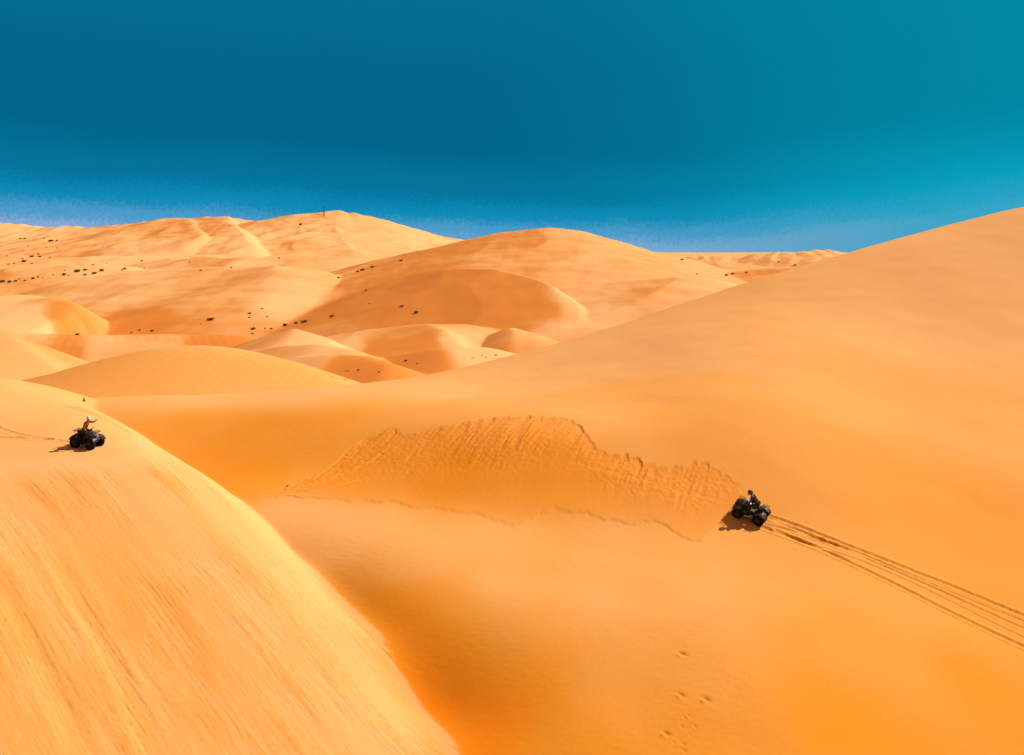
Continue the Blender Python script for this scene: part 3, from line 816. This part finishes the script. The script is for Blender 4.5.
    # fenders
    for x, hw_, s, xr in ((.60, .15, 1, .40), (.60, .15, -1, .40), (-.62, .18, 1, .42), (-.62, .18, -1, .42)):
        bm = bmesh.new(); n = 14; top = []
        for i in range(n + 1):
            a = R(18 + 150 * i / n) if x > 0 else R(12 + 155 * i / n)
            cx = x + math.cos(a) * xr; cz = .34 + math.sin(a) * (xr - .02)
            row = []
            for j, yy in enumerate((.16, .28, .40, .52, .60)):
                row.append((cx, s * yy, cz - (0, 0, .004, .02, .06)[j] + (.03 if j == 0 else 0)))
            top.append(row)
        vs = [[bm.verts.new(p) for p in r_] for r_ in top]
        for a, b in zip(vs[:-1], vs[1:]):
            for j in range(4): bm.faces.new((a[j], a[j + 1], b[j + 1], b[j]))
        bmesh.ops.solidify(bm, geom=list(bm.faces), thickness=.014)
        bm_obj('fender', bm, body, root)
    # seat
    bm = bmesh.new()
    loft(bm, [ring(.06, .07, .80, .88), ring(.0, .11, .76, .90), ring(-.2, .14, .74, .87), ring(-.42, .16, .74, .88), ring(-.62, .155, .76, .94), ring(-.72, .12, .80, .93)])
    bm_obj('seat', bm, M_SEAT, root)
    # footwells
    for s in (1, -1):
        bm = bmesh.new(); box(bm, (.0, s * .36, .33), (.50, .24, .025), bevel=.008)
        for k in range(5): tube(bm, [(-.18 + k * .09, s * .27, .35), (-.18 + k * .09, s * .45, .35)], .010, 6)
        box(bm, (.24, s * .34, .42), (.03, .26, .18), rot=(0, .35, 0), bevel=.008)
        bm_obj('footwell', bm, M_PLAST, root)
    # bars
    bm = bmesh.new()
    tube(bm, [(.40, 0, .60), (.26, 0, .98)], .024)
    tube(bm, [(.14, -.40, 1.06), (.20, -.30, 1.08), (.27, -.14, 1.02), (.27, .14, 1.02), (.20, .30, 1.08), (.14, .40, 1.06)], .013)
    hb = bm_obj('handlebar', bm, M_FRAME, root)
    for s in (1, -1):
        bm = bmesh.new(); tube(bm, [(.20, s * .29, 1.08), (.135, s * .41, 1.058)], .021, 10); tube(bm, [(.205, s * .27, 1.07), (.22, s * .30, 1.05), (.20, s * .39, 1.04)], .007, 6)
        bm_obj('grip', bm, M_RUB, hb)
    bm = bmesh.new(); box(bm, (.30, 0, 1.04), (.10, .20, .09), rot=(0, -.5, 0), bevel=.025)
    bm_obj('dashboard', bm, M_PLAST, root)
    # racks
    for nm, x0, x1, z, w in (('front_rack', .44, .82, .93, .34), ('rear_rack', -.90, -.56, .92, .36)):
        bm = bmesh.new()
        tube(bm, [(x0, -w, z), (x0, w, z), (x1, w * .9, z), (x1, -w * .9, z), (x0, -w, z)], .013)
        for k in range(1, 6):
            y = -w + 2 * w * k / 6; tube(bm, [(x0, y, z), (x1, y * .9, z)], .009, 6)
        for s in (1, -1):
            tube(bm, [(x0 + .05, s * w * .6, z), (x0 + .08, s * w * .5, z - .18)], .011); tube(bm, [(x1 - .08, s * w * .6, z), (x1 - .10 if x0 > 0 else x1 - .06, s * w * .45, z - .22)], .011)
        bm_obj(nm, bm, M_FRAME, root)
    bm = bmesh.new()
    tube(bm, [(.80, -.22, .44), (.90, -.20, .46), (.92, -.18, .70), (.92, .18, .70), (.90, .20, .46), (.80, .22, .44)], .017)
    tube(bm, [(.91, -.2, .56), (.91, .2, .56)], .013); tube(bm, [(.66, -.13, .36), (.82, -.2, .44)], .015); tube(bm, [(.66, .13, .36), (.82, .2, .44)], .015)
    bm_obj('bumper', bm, M_FRAME, root)
    for s in (1, -1):
        bm = bmesh.new()
        pts = [(.82, s * .20, .72), (.885, s * .20, .70)]
        tube(bm, pts, [.075, .068], 14); h_ = bm_obj('headlight', bm, M_FRAME, root)
        bm = bmesh.new(); tube(bm, [(.885, s * .20, .70), (.90, s * .20, .695)], [.06, .045], 14); bm_obj('lens', bm, M_LIGHT, h_)
    bm = bmesh.new(); box(bm, (-.94, 0, .80), (.03, .16, .05), bevel=.01); bm_obj('tail_light', bm, M_RED, root)
    return root


# ---------------------------------------------------------------- people
SKIN = mat('skin', (.34, .15, .08), .55, 0, .12, 12, .3)
DARKCLOTH = mat('dark_cloth', (.03, .026, .026), .85, 0, .35, 9, .15)
BROWNCLOTH = mat('rust_cloth', (.22, .06, .035), .85, 0, .3, 9, .15)
TROUSER = mat('charcoal_trousers', (.035, .032, .034), .85, 0, .35, 9, .15)
BOOT = mat('boot_leather', (.02, .015, .012), .6, 0, .3, 9, .3)
WHITE = mat('white_cloth', (.72, .70, .66), .6, 0, .08, 9, .3)
HAIR = mat('hair', (.02, .014, .01), .7, 0, .3, 30, .3)
TAN = mat('tan_cloth', (.42, .27, .16), .8, 0, .2, 9, .2)
GOG = mat('goggle_lens', (.03, .02, .02), .1, .3, .1, 9, .6)


def capsule(bm, a, b, ra, rb, n=10):
    a = Vector(a); b = Vector(b); d = b - a; L = d.length
    if L < 1e-5:
        d = V(0, 0, 1)
    d = d.normalized(); u = d.orthogonal().normalized(); v = d.cross(u)
    rings = []
    for k in range(0, 5):
        t = -math.pi / 2 + k * math.pi / 8
        rings.append((a + d * ra * math.sin(t), ra * math.cos(t)))
    for k in range(0, 5):
        t = k * math.pi / 8
        rings.append((b + d * rb * math.sin(t), rb * math.cos(t)))
    vs = []
    for c, r in rings:
        r = max(r, 1e-4)
        vs.append([bm.verts.new(c + (u * math.cos(2 * math.pi * i / n) + v * math.sin(2 * math.pi * i / n)) * r) for i in range(n)])
    for p, q in zip(vs[:-1], vs[1:]):
        for i in range(n): bm.faces.new((p[i], p[(i + 1) % n], q[(i + 1) % n], q[i]))
    bm.faces.new(vs[0][::-1]); bm.faces.new(vs[-1])


def make_person(label, J, top, hat, sleeves_long=True, group='riders on the quad bikes'):
    """J: joints in the quad's own frame. One remeshed skin for the whole body; cloth by region."""
    root = empty('person', label, 'person', group)
    bm = bmesh.new(); segs = []      # (a, b, ra, rb, material index)
    def seg(a, b, ra, rb, mi):
        capsule(bm, a, b, ra, rb); segs.append((Vector(a), Vector(b), ra, rb, mi))
    pel, chest, neck, head = (Vector(J[k]) for k in ('pelvis', 'chest', 'neck', 'head'))
    look = Vector(J['look']).normalized(); side = V(0, 0, 1).cross(look).normalized(); hup = look.cross(side).normalized()
    S_, T_, P_, B_ = 0, 1, 2, 3      # skin, top, trousers, boots
    for s in (1, -1):
        seg(pel + V(0, s * .06, 0), pel + V(0, s * .085, .05), .115, .105, P_)
        seg(pel.lerp(chest, .2) + V(0, s * .05, 0), chest + V(0, s * .075, -.02), .105, .125, T_)
        seg(chest + V(0, s * .08, .02), chest + (neck - chest) * .55 + V(0, s * .12, 0), .11, .075, T_)
    seg(chest.lerp(neck, .6), neck.lerp(head, .5), .075, .055, S_)
    # head: skull, jaw, nose, ears
    seg(head + look * .0 + hup * .03, head - look * .03 + hup * .035, .098, .092, S_)
    seg(head + look * .035 - hup * .06, head + look * .04 - hup * .075, .062, .048, S_)
    seg(head + look * .098 + hup * .005, head + look * .115 - hup * .03, .012, .018, S_)
    for s in (1, -1):
        seg(head + side * s * .095 + hup * .01, head + side * s * .10 - hup * .03 - look * .005, .018, .013, S_)
        seg(head + look * .088 + side * s * .034 + hup * .022, head + look * .088 + side * s * .034 + hup * .023, .017, .017, S_)   # brow/eye ridge
    seg(head + look * .088 - hup * .062 + side * .018, head + look * .088 - hup * .062 - side * .018, .013, .013, S_)
    for s, nm in ((1, 'l'), (-1, 'r')):
        sh = Vector(J['sh_' + nm]); el = Vector(J['el_' + nm]); wr = Vector(J['wr_' + nm]); hd = Vector(J['hand_' + nm])
        seg(chest.lerp(neck, .5) + V(0, s * .1, 0), sh, .08, .068, T_)
        seg(sh, el, .062, .046, T_); seg(el, wr.lerp(el, .12), .045, .032, T_ if sleeves_long else S_); seg(wr.lerp(el, .15), wr, .028, .026, S_)
        d = (hd - wr).normalized(); nrm = Vector(J.get('palm_' + nm, (0, 0, -1))).normalized(); nrm = (nrm - d * nrm.dot(d)).normalized(); lat = d.cross(nrm) * s
        for k in range(4):   # palm
            o = lat * (-.03 + .02 * k); seg(wr + o * .7, wr + d * .085 + o, .015, .012, S_)
        for k, L_ in enumerate((.062, .072, .068, .052)):
            o = lat * (.033 - .022 * k); p0 = wr + d * .09 + o * 1.05; c = J.get('curl', .75)
            p1 = p0 + (d * math.cos(c * .7) + nrm * math.sin(c * .7)) * L_ * .5; p2 = p1 + (d * math.cos(c * 1.9) + nrm * math.sin(c * 1.9)) * L_ * .4; p3 = p2 + (d * math.cos(c * 3) + nrm * math.sin(c * 3)) * L_ * .3
            seg(p0, p1, .0095, .009, S_); seg(p1, p2, .009, .0085, S_); seg(p2, p3, .0085, .0075, S_)
        q0 = wr + d * .03 + lat * .03; q1 = q0 + (lat * .7 + d * .5 + nrm * .4).normalized() * .045; q2 = q1 + (d * .7 + nrm * .8).normalized() * .035
        seg(q0, q1, .013, .011, S_); seg(q1, q2, .0105, .0085, S_)
        hp = Vector(J['hip_' + nm]); kn = Vector(J['kn_' + nm]); an = Vector(J['an_' + nm]); to = Vector(J['toe_' + nm])
        seg(pel + V(0, s * .05, 0), hp, .11, .098, P_); seg(hp, kn, .092, .062, P_); seg(kn, kn.lerp(an, .35), .060, .062, P_); seg(kn.lerp(an, .35), an.lerp(kn, .25), .062, .046, P_)
        seg(an.lerp(kn, .28), an, .052, .05, B_); heel = an + (an - to).normalized() * .04 - V(0, 0, .03)
        seg(heel, to, .042, .038, B_)
    me = bpy.data.meshes.new('body_raw'); bm.to_mesh(me); bm.free()
    tmp = bpy.data.objects.new('tmp', me); COL.objects.link(tmp)
    md = tmp.modifiers.new('r', 'REMESH'); md.mode = 'VOXEL'; md.voxel_size = .0085
    md2 = tmp.modifiers.new('s', 'SMOOTH'); md2.factor = .5; md2.iterations = 2
    dg = bpy.context.evaluated_depsgraph_get(); m2 = bpy.data.meshes.new_from_object(tmp.evaluated_get(dg))
    bpy.data.objects.remove(tmp)
    n = len(m2.vertices); co = np.empty(n * 3); m2.vertices.foreach_get('co', co); co = co.reshape(-1, 3)
    # light cloth folds and material by the nearest limb
    best = np.full(n, 1e9); mi = np.zeros(n, int)
    for a, b, ra, rb, k in segs:
        a = np.array(a); b = np.array(b); ab = b - a; L2 = max((ab ** 2).sum(), 1e-9)
        t = np.clip(((co - a) @ ab) / L2, 0, 1); d = np.linalg.norm(co - (a + t[:, None] * ab), axis=1) - (ra + t * (rb - ra))
        u = d < best; best[u] = d[u]; mi[u] = k
    fold = (noise(co[:, 0] / .05 + co[:, 2] / .08, co[:, 1] / .05 + co[:, 2] / .11, 5) * .006) * (mi > 0)
    nr = np.empty(n * 3); m2.vertices.foreach_get('normal', nr); co = co + nr.reshape(-1, 3) * (fold + .004 * (mi > 0))[:, None]
    m2.vertices.foreach_set('co', co.ravel())
    for m_ in (SKIN, top, TROUSER, BOOT): m2.materials.append(m_)
    nl = len(m2.loops); lv = np.empty(nl, dtype=np.int32); m2.loops.foreach_get('vertex_index', lv)
    st = np.empty(len(m2.polygons), dtype=np.int32); m2.polygons.foreach_get('loop_start', st)
    m2.polygons.foreach_set('material_index', mi[lv[st]].astype(np.int32)); m2.polygons.foreach_set('use_smooth', np.ones(len(m2.polygons), dtype=bool)); m2.update()
    m2.name = 'body'
    new_obj('body', m2, root)
    # eyes
    for s in (1, -1):
        bm = bmesh.new(); c = head + look * .099 + side * s * .034 + hup * .012; capsule(bm, c, c + look * .001, .011, .011)
        bm_obj('eye', bm, GOG, root)
    # head cover
    Mh = Matrix((look, side, hup)).transposed()
    def hp_(x, y, z): return head + Mh @ V(x, y, z)
    if hat == 'cap':
        bm = bmesh.new(); secs = []
        for z, r in ((.015, .116), (.05, .124), (.09, .120), (.125, .100), (.148, .064), (.158, .02)):
            secs.append([hp_(-.012 + r * 1.06 * math.cos(a), r * math.sin(a), z) for a in [2 * math.pi * k / 20 for k in range(20)]])
        loft(bm, secs)
        cap = bm_obj('cap', bm, WHITE, root)
        bm = bmesh.new(); secs = []
        for x, w, z in ((.07, .085, .045), (.12, .082, .045), (.165, .065, .038), (.19, .03, .03)):
            secs.append([hp_(x, w * math.cos(a), z + .008 * math.sin(a)) for a in [2 * math.pi * k / 12 for k in range(12)]])
        loft(bm, secs); bm_obj('peak', bm, WHITE, cap)
        bm = bmesh.new(); secs = []
        for z, r in ((-.07, .07), (-.03, .098), (.02, .106), (.05, .106)):
            secs.append([hp_(-.035 + r * .9 * math.cos(a), r * math.sin(a), z) for a in [R(65) + R(230) * k / 17 for k in range(18)]])
        loft(bm, secs); bm_obj('hair', bm, HAIR, root)
    else:
        bm = bmesh.new(); secs = []
        for z, r, x in ((-.075, .100, -.02), (-.05, .122, -.015), (0, .136, -.012), (.05, .140, -.01), (.095, .128, -.012), (.13, .10, -.015), (.155, .055, -.015), (.162, .02, -.015)):
            secs.append([hp_(x + r * 1.1 * math.cos(a) * (.62 if (z < .05 and math.cos(a) > .35) else 1), r * math.sin(a), z) for a in [2 * math.pi * k / 24 for k in range(24)]])
        loft(bm, secs); hl = bm_obj('helmet', bm, M_PLAST2, root)
        bm = bmesh.new(); tube(bm, [hp_(.06, -.115, -.065), hp_(.14, -.05, -.085), hp_(.15, 0, -.088), hp_(.14, .05, -.085), hp_(.06, .115, -.065)], .028, 8); bm_obj('chin_guard', bm, M_PLAST2, hl)
        bm = bmesh.new(); box(bm, hp_(.115, 0, .02), (.05, .17, .065), rot=Mh.to_euler(), bevel=.02); bm_obj('goggles', bm, GOG, hl)
    return root


def place_on_sand(x, y, heading, sink=.03, pitch=0):
    def h(a, b): return float(full_height(np.array([a]), np.array([b]))[0])
    hx, hy = heading; L = math.hypot(hx, hy); hx /= L; hy /= L
    f = h(x + hx * .6, y + hy * .6); r = h(x - hx * .6, y - hy * .6)
    l = h(x - hy * .45, y + hx * .45); g = h(x + hy * .45, y - hx * .45)
    fw = Vector((hx * 1.2, hy * 1.2, f - r)).normalized(); lf = Vector((-hy * .9, hx * .9, l - g)).normalized()
    up = fw.cross(lf).normalized(); lf = up.cross(fw).normalized()
    M = Matrix((fw, lf, up)).transposed().to_4x4()
    M.translation = Vector((x, y, (f + r + l + g) / 4 + CAMZ - sink))
    return M


# right-hand quad: climbing the bowl, seen from its left and rear
r0 = RUTS[0][0][0]; r1 = RUTS[1][0][0]
mid = (r0 + r1) / 2
HD_R = (-.90, .43)
cR = mid + .66 * np.array(HD_R)
quadR = make_quad('dark quad bike climbing the steep sand slope, fresh tracks behind it and its shadow below', M_PLAST2, M_PLAST)
quadR.matrix_world = place_on_sand(cR[0], cR[1], HD_R) @ Matrix.Scale(.91, 4)
riderR = make_person('rider in dark clothes and helmet leaning forward on the quad bike leaving tracks', dict(
    pelvis=(-.30, -.04, 1.00), chest=(.02, -.10, 1.22), neck=(.18, -.12, 1.34), head=(.28, -.13, 1.46), look=(.93, .1, -.33),
    sh_l=(.09, .09, 1.28), el_l=(.08, .40, 1.16), wr_l=(.12, .35, 1.12), hand_l=(.20, .34, 1.09), palm_l=(.2, 0, -1),
    sh_r=(.09, -.31, 1.28), el_r=(.08, -.47, 1.16), wr_r=(.12, -.36, 1.12), hand_r=(.20, -.35, 1.09), palm_r=(.2, 0, -1), curl=.8,
    hip_l=(-.26, .12, .98), kn_l=(.10, .31, .88), an_l=(-.04, .36, .45), toe_l=(.15, .37, .385),
    hip_r=(-.26, -.18, .98), kn_r=(.10, -.34, .86), an_r=(-.04, -.36, .45), toe_r=(.15, -.37, .385)), DARKCLOTH, 'helmet', sleeves_long=False)
riderR.matrix_world = quadR.matrix_world.copy()

# left-hand quad on the crest
hL = hit(87.5, 446.5)
HD_L = (.975, -.20)
quadL = make_quad('dark quad bike parked on the crest of the left dune, light grey front panels', M_PLAST, M_PANEL)
quadL.matrix_world = place_on_sand(hL[0], hL[1], HD_L) @ Matrix.Diagonal((.72, .88, .90, 1))
riderL = make_person('rider in a white cap on the left quad bike, one arm stretched out', dict(
    pelvis=(-.24, 0, .97), chest=(-.10, .0, 1.31), neck=(.0, 0, 1.48), head=(.08, 0, 1.62), look=(.9, -.35, -.05),
    sh_l=(-.04, .19, 1.40), el_l=(.20, .33, 1.38), wr_l=(.44, .36, 1.52), hand_l=(.53, .37, 1.58), palm_l=(.2, 0, -1),
    sh_r=(-.04, -.20, 1.39), el_r=(.02, -.38, 1.18), wr_r=(.08, -.36, 1.12), hand_r=(.17, -.35, 1.09), palm_r=(.2, 0, -1), curl=.7,
    hip_l=(-.22, .13, .95), kn_l=(.14, .28, .84), an_l=(-.04, .36, .45), toe_l=(.15, .37, .385),
    hip_r=(-.22, -.13, .95), kn_r=(.14, -.28, .84), an_r=(-.04, -.36, .45), toe_r=(.15, -.37, .385)), BROWNCLOTH, 'cap', sleeves_long=False)
riderL.matrix_world = quadL.matrix_world.copy()

# ---------------------------------------------------------------- the small red marker, the lone post
p = hit(84, 401.5)
mk = empty('marker_cone', 'small red marker cone standing on the sand above the left quad bike', 'marker')
bm = bmesh.new()
loft(bm, [[(r * math.cos(a), r * math.sin(a), z) for a in [2 * math.pi * k / 16 for k in range(16)]] for z, r in ((.02, .13), (.05, .12), (.25, .075), (.44, .03), (.46, .02))])
bm_obj('cone', bm, M_RED, mk)
bm = bmesh.new(); box(bm, (0, 0, .0), (.34, .34, .045), bevel=.012); bm_obj('base', bm, M_RED, mk)
mk.location = (p[0], p[1], p[2] + CAMZ + .02); mk.scale = (.62, .62, .62)

M_POST = mat('weathered_post', (.09, .05, .04), .8, 0, .3, 2)
p = hit(324, 216.2, d0=500)
po = empty('marker_post', 'lone dark post on the far skyline ridge', 'post')
bm = bmesh.new(); tube(bm, [(0, 0, -.6), (.03, 0, 2.6), (0, .04, 5.6)], [.34, .28, .22], 8); bm_obj('post', bm, M_POST, po)
bm = bmesh.new(); box(bm, (0, 0, 5.0), (.9, .12, .5), bevel=.02); bm_obj('board', bm, M_POST, po)
po.location = (p[0], p[1], p[2] + CAMZ)

# ---------------------------------------------------------------- clods by the small pits
M_CLOD = mat('clod', (.34, .11, .02), .95, 0, .25, 20, .05)
# ---------------------------------------------------------------- shrubs
M_LEAF = mat('dry_shrub_leaf', (.12, .042, .015), .8, 0, .45, 3, .1)
M_TWIG = mat('shrub_twig', (.06, .035, .02), .9, 0, .3, 6, .1)


def shrub_mesh(seed, n, wind=.25):
    rnd = random.Random(seed); bm = bmesh.new()
    lobes = [(rnd.uniform(-.55, .55), rnd.uniform(-.4, .4), rnd.uniform(.15, .5), rnd.uniform(.28, .5)) for _ in range(7)]
    for i in range(n):
        lx, ly, lz, lr = rnd.choice(lobes)
        while True:
            d = Vector((rnd.gauss(0, 1), rnd.gauss(0, 1), rnd.gauss(0, 1)))
            if d.length > .1: break
        d.normalize(); q = lr * rnd.uniform(.45, 1.05)
        c = Vector((lx, ly, lz)) + d * q
        c.z = abs(c.z) * .85; c.x += wind * c.z
        s = rnd.uniform(.05, .12); u = Vector((rnd.gauss(0, 1), rnd.gauss(0, 1), rnd.gauss(0, 1))).normalized(); v = u.orthogonal().normalized()
        a = [bm.verts.new(c + u * s), bm.verts.new(c + v * s * .5), bm.verts.new(c - u * s), bm.verts.new(c - v * s * .5)]
        bm.faces.new(a)
    me = bpy.data.meshes.new('shrub_foliage'); bm.to_mesh(me); bm.free(); me.materials.append(M_LEAF)
    bm = bmesh.new()
    for i in range(16):
        a = rnd.uniform(0, 6.28); r = rnd.uniform(.25, .75); h = rnd.uniform(.3, .8)
        tube(bm, [(.05 * math.cos(a), .05 * math.sin(a), -.15), (r * .45 * math.cos(a), r * .4 * math.sin(a), h * .5), (r * math.cos(a) + wind * h, r * .8 * math.sin(a), h)], [.03, .02, .008], 5)
    m2 = bpy.data.meshes.new('shrub_stem'); bm.to_mesh(m2); bm.free(); m2.materials.append(M_TWIG)
    return me, m2


SM = [shrub_mesh(s, 420) for s in (3, 8, 15, 22)]
CLUSTERS = [
    # (description, group, [(px, py, width in pixels)])
    ('high on the far left slope', [(20.5, 239, 2.6), (24.5, 239, 2.6), (44, 238.5, 2), (50, 241.5, 4.6), (56.5, 241, 2.2), (46.5, 247.3, 1.8), (57, 248.3, 1.6), (23, 251, 1.8), (28, 246.5, 1.6)]),
    ('midway down the far left slope', [(22.5, 259, 2.2), (24.6, 261.8, 4.2), (31, 257, 4), (31.5, 264, 2.2), (38.3, 254.5, 2.2), (40, 257.2, 3.4), (49.5, 257.8, 2), (14, 263.8, 1.8), (8, 264.5, 1.8), (7, 255.5, 1.6)]),
    ('in the row under the far left slope', [(1.5, 282.5, 4.6), (9.4, 282.5, 4.2), (16, 281.5, 3.4), (19, 279.2, 2.2), (24.5, 280.8, 2.4), (33.2, 279.2, 3.4), (38.5, 277.6, 2.4), (42.3, 278.3, 1.8), (53, 275.4, 1.8),
        (64, 275.3, 4.2), (65, 271, 1.8), (68.2, 276, 1.8), (76.5, 272, 5.2), (85.6, 270.5, 4), (84.8, 275.2, 3.4), (92.4, 265, 2.2), (93.8, 274, 4.2), (101.8, 271.2, 4.4), (107, 263.5, 1.6), (121.5, 270.3, 2.2), (124.2, 269.4, 2.8), (142, 261.2, 2.4), (144.5, 268.4, 1.6)]),
    ('below the long lit dune', [(76.5, 335, 3.8), (131, 333, 2.2), (139.5, 330.7, 3), (152.5, 331.5, 3.6), (200.5, 324.2, 1.8), (209.5, 320.4, 6.4)]),
    ('behind the small pointed dune', [(249.5, 318, 2.6), (250, 314.2, 3.6), (262, 309.3, 2.6), (266.8, 316.8, 2.4), (252.2, 329.6, 4.8), (252.2, 334.3, 2.6), (265.5, 328.6, 2.4), (271, 329.3, 2.6), (285, 326, 4.4), (296.5, 323.6, 3.8), (302.5, 323, 6.6), (331, 317.3, 4.6)]),
    ('left of the middle dome', [(338.5, 278.3, 3), (358, 272, 3.4), (361.5, 270.8, 4.4), (372.7, 267.6, 4), (400.5, 261, 3.2), (365.5, 291, 3), (369.5, 304, 1.8)]),
    ('on the dark middle dune', [(401.2, 307, 4), (415.6, 313.4, 5)]),
    ('on the far left ridges', [(200, 271, 2.4), (231, 268, 1.8), (279, 258.5, 2.2), (301, 225, 3.4), (190, 262, 1.6)]),
    ('in the dark hollow', [(345.8, 372.3, 1.8), (348.5, 371.6, 1.8), (357.8, 370.8, 2.6), (332, 377.3, 1.8), (378.6, 373, 2), (345, 380, 1.6), (405.4, 361.8, 3.4), (417.5, 364.7, 2)]),
    ('on the pale central saddle', [(471.8, 358.4, 1.8), (481.3, 356.8, 1.6), (486, 358, 1.8), (496.2, 356.2, 2.6)]),
    ('on low ground right of centre', [(681.2, 260.2, 3.4), (696.5, 274.3, 2), (726.3, 275.8, 4.2), (733, 274.3, 4), (745.4, 273, 3.4), (778.3, 262.3, 2.2), (794.8, 265.5, 2.8)]),
]
ORD = ['first', 'second', 'third', 'fourth', 'fifth', 'sixth', 'seventh', 'eighth', 'ninth', 'tenth', 'eleventh', 'twelfth', 'thirteenth', 'fourteenth', 'fifteenth', 'sixteenth', 'seventeenth',
       'eighteenth', 'nineteenth', 'twentieth', 'twenty-first', 'twenty-second', 'twenty-third', 'twenty-fourth']
rs = random.Random(4); si = 0
for desc, pl in CLUSTERS:
    pl = sorted(pl)
    big = max(range(len(pl)), key=lambda i: pl[i][2])
    for i, (px, py, w) in enumerate(pl):
        h = hit(px, py, d0=72)
        w *= 1.3
        wid = max(w, 1.6) * h[1] / F
        sc = wid / 1.7
        me, m2 = SM[si % 4]; si += 1
        size = 'largest' if i == big else ('tiny' if w < 2.2 else 'small' if w < 3.6 else 'bushy')
        if i == big: lab = 'largest dark shrub %s' % desc
        else: lab = '%s shrub, %s of those %s' % (size, ORD[i] + ' from left' if i < len(pl) - 1 else 'rightmost', desc)
        root = bpy.data.objects.new('desert_shrub', None if w > 2.9 else me)
        COL.objects.link(root)
        root.location = (h[0], h[1], h[2] + CAMZ - .03 * sc); root.rotation_euler = (0, 0, rs.uniform(-.5, .5)); hz = rs.uniform(.8, 1.1)
        root.scale = (sc, sc, sc * hz)
        tag(root, lab, 'shrub', 'dark shrubs dotted over the dunes')
        if w > 2.9:
            for nm, mm in (('foliage', me), ('stem', m2)):
                c = bpy.data.objects.new(nm, mm); COL.objects.link(c); c.parent = root
print('shrubs', si)
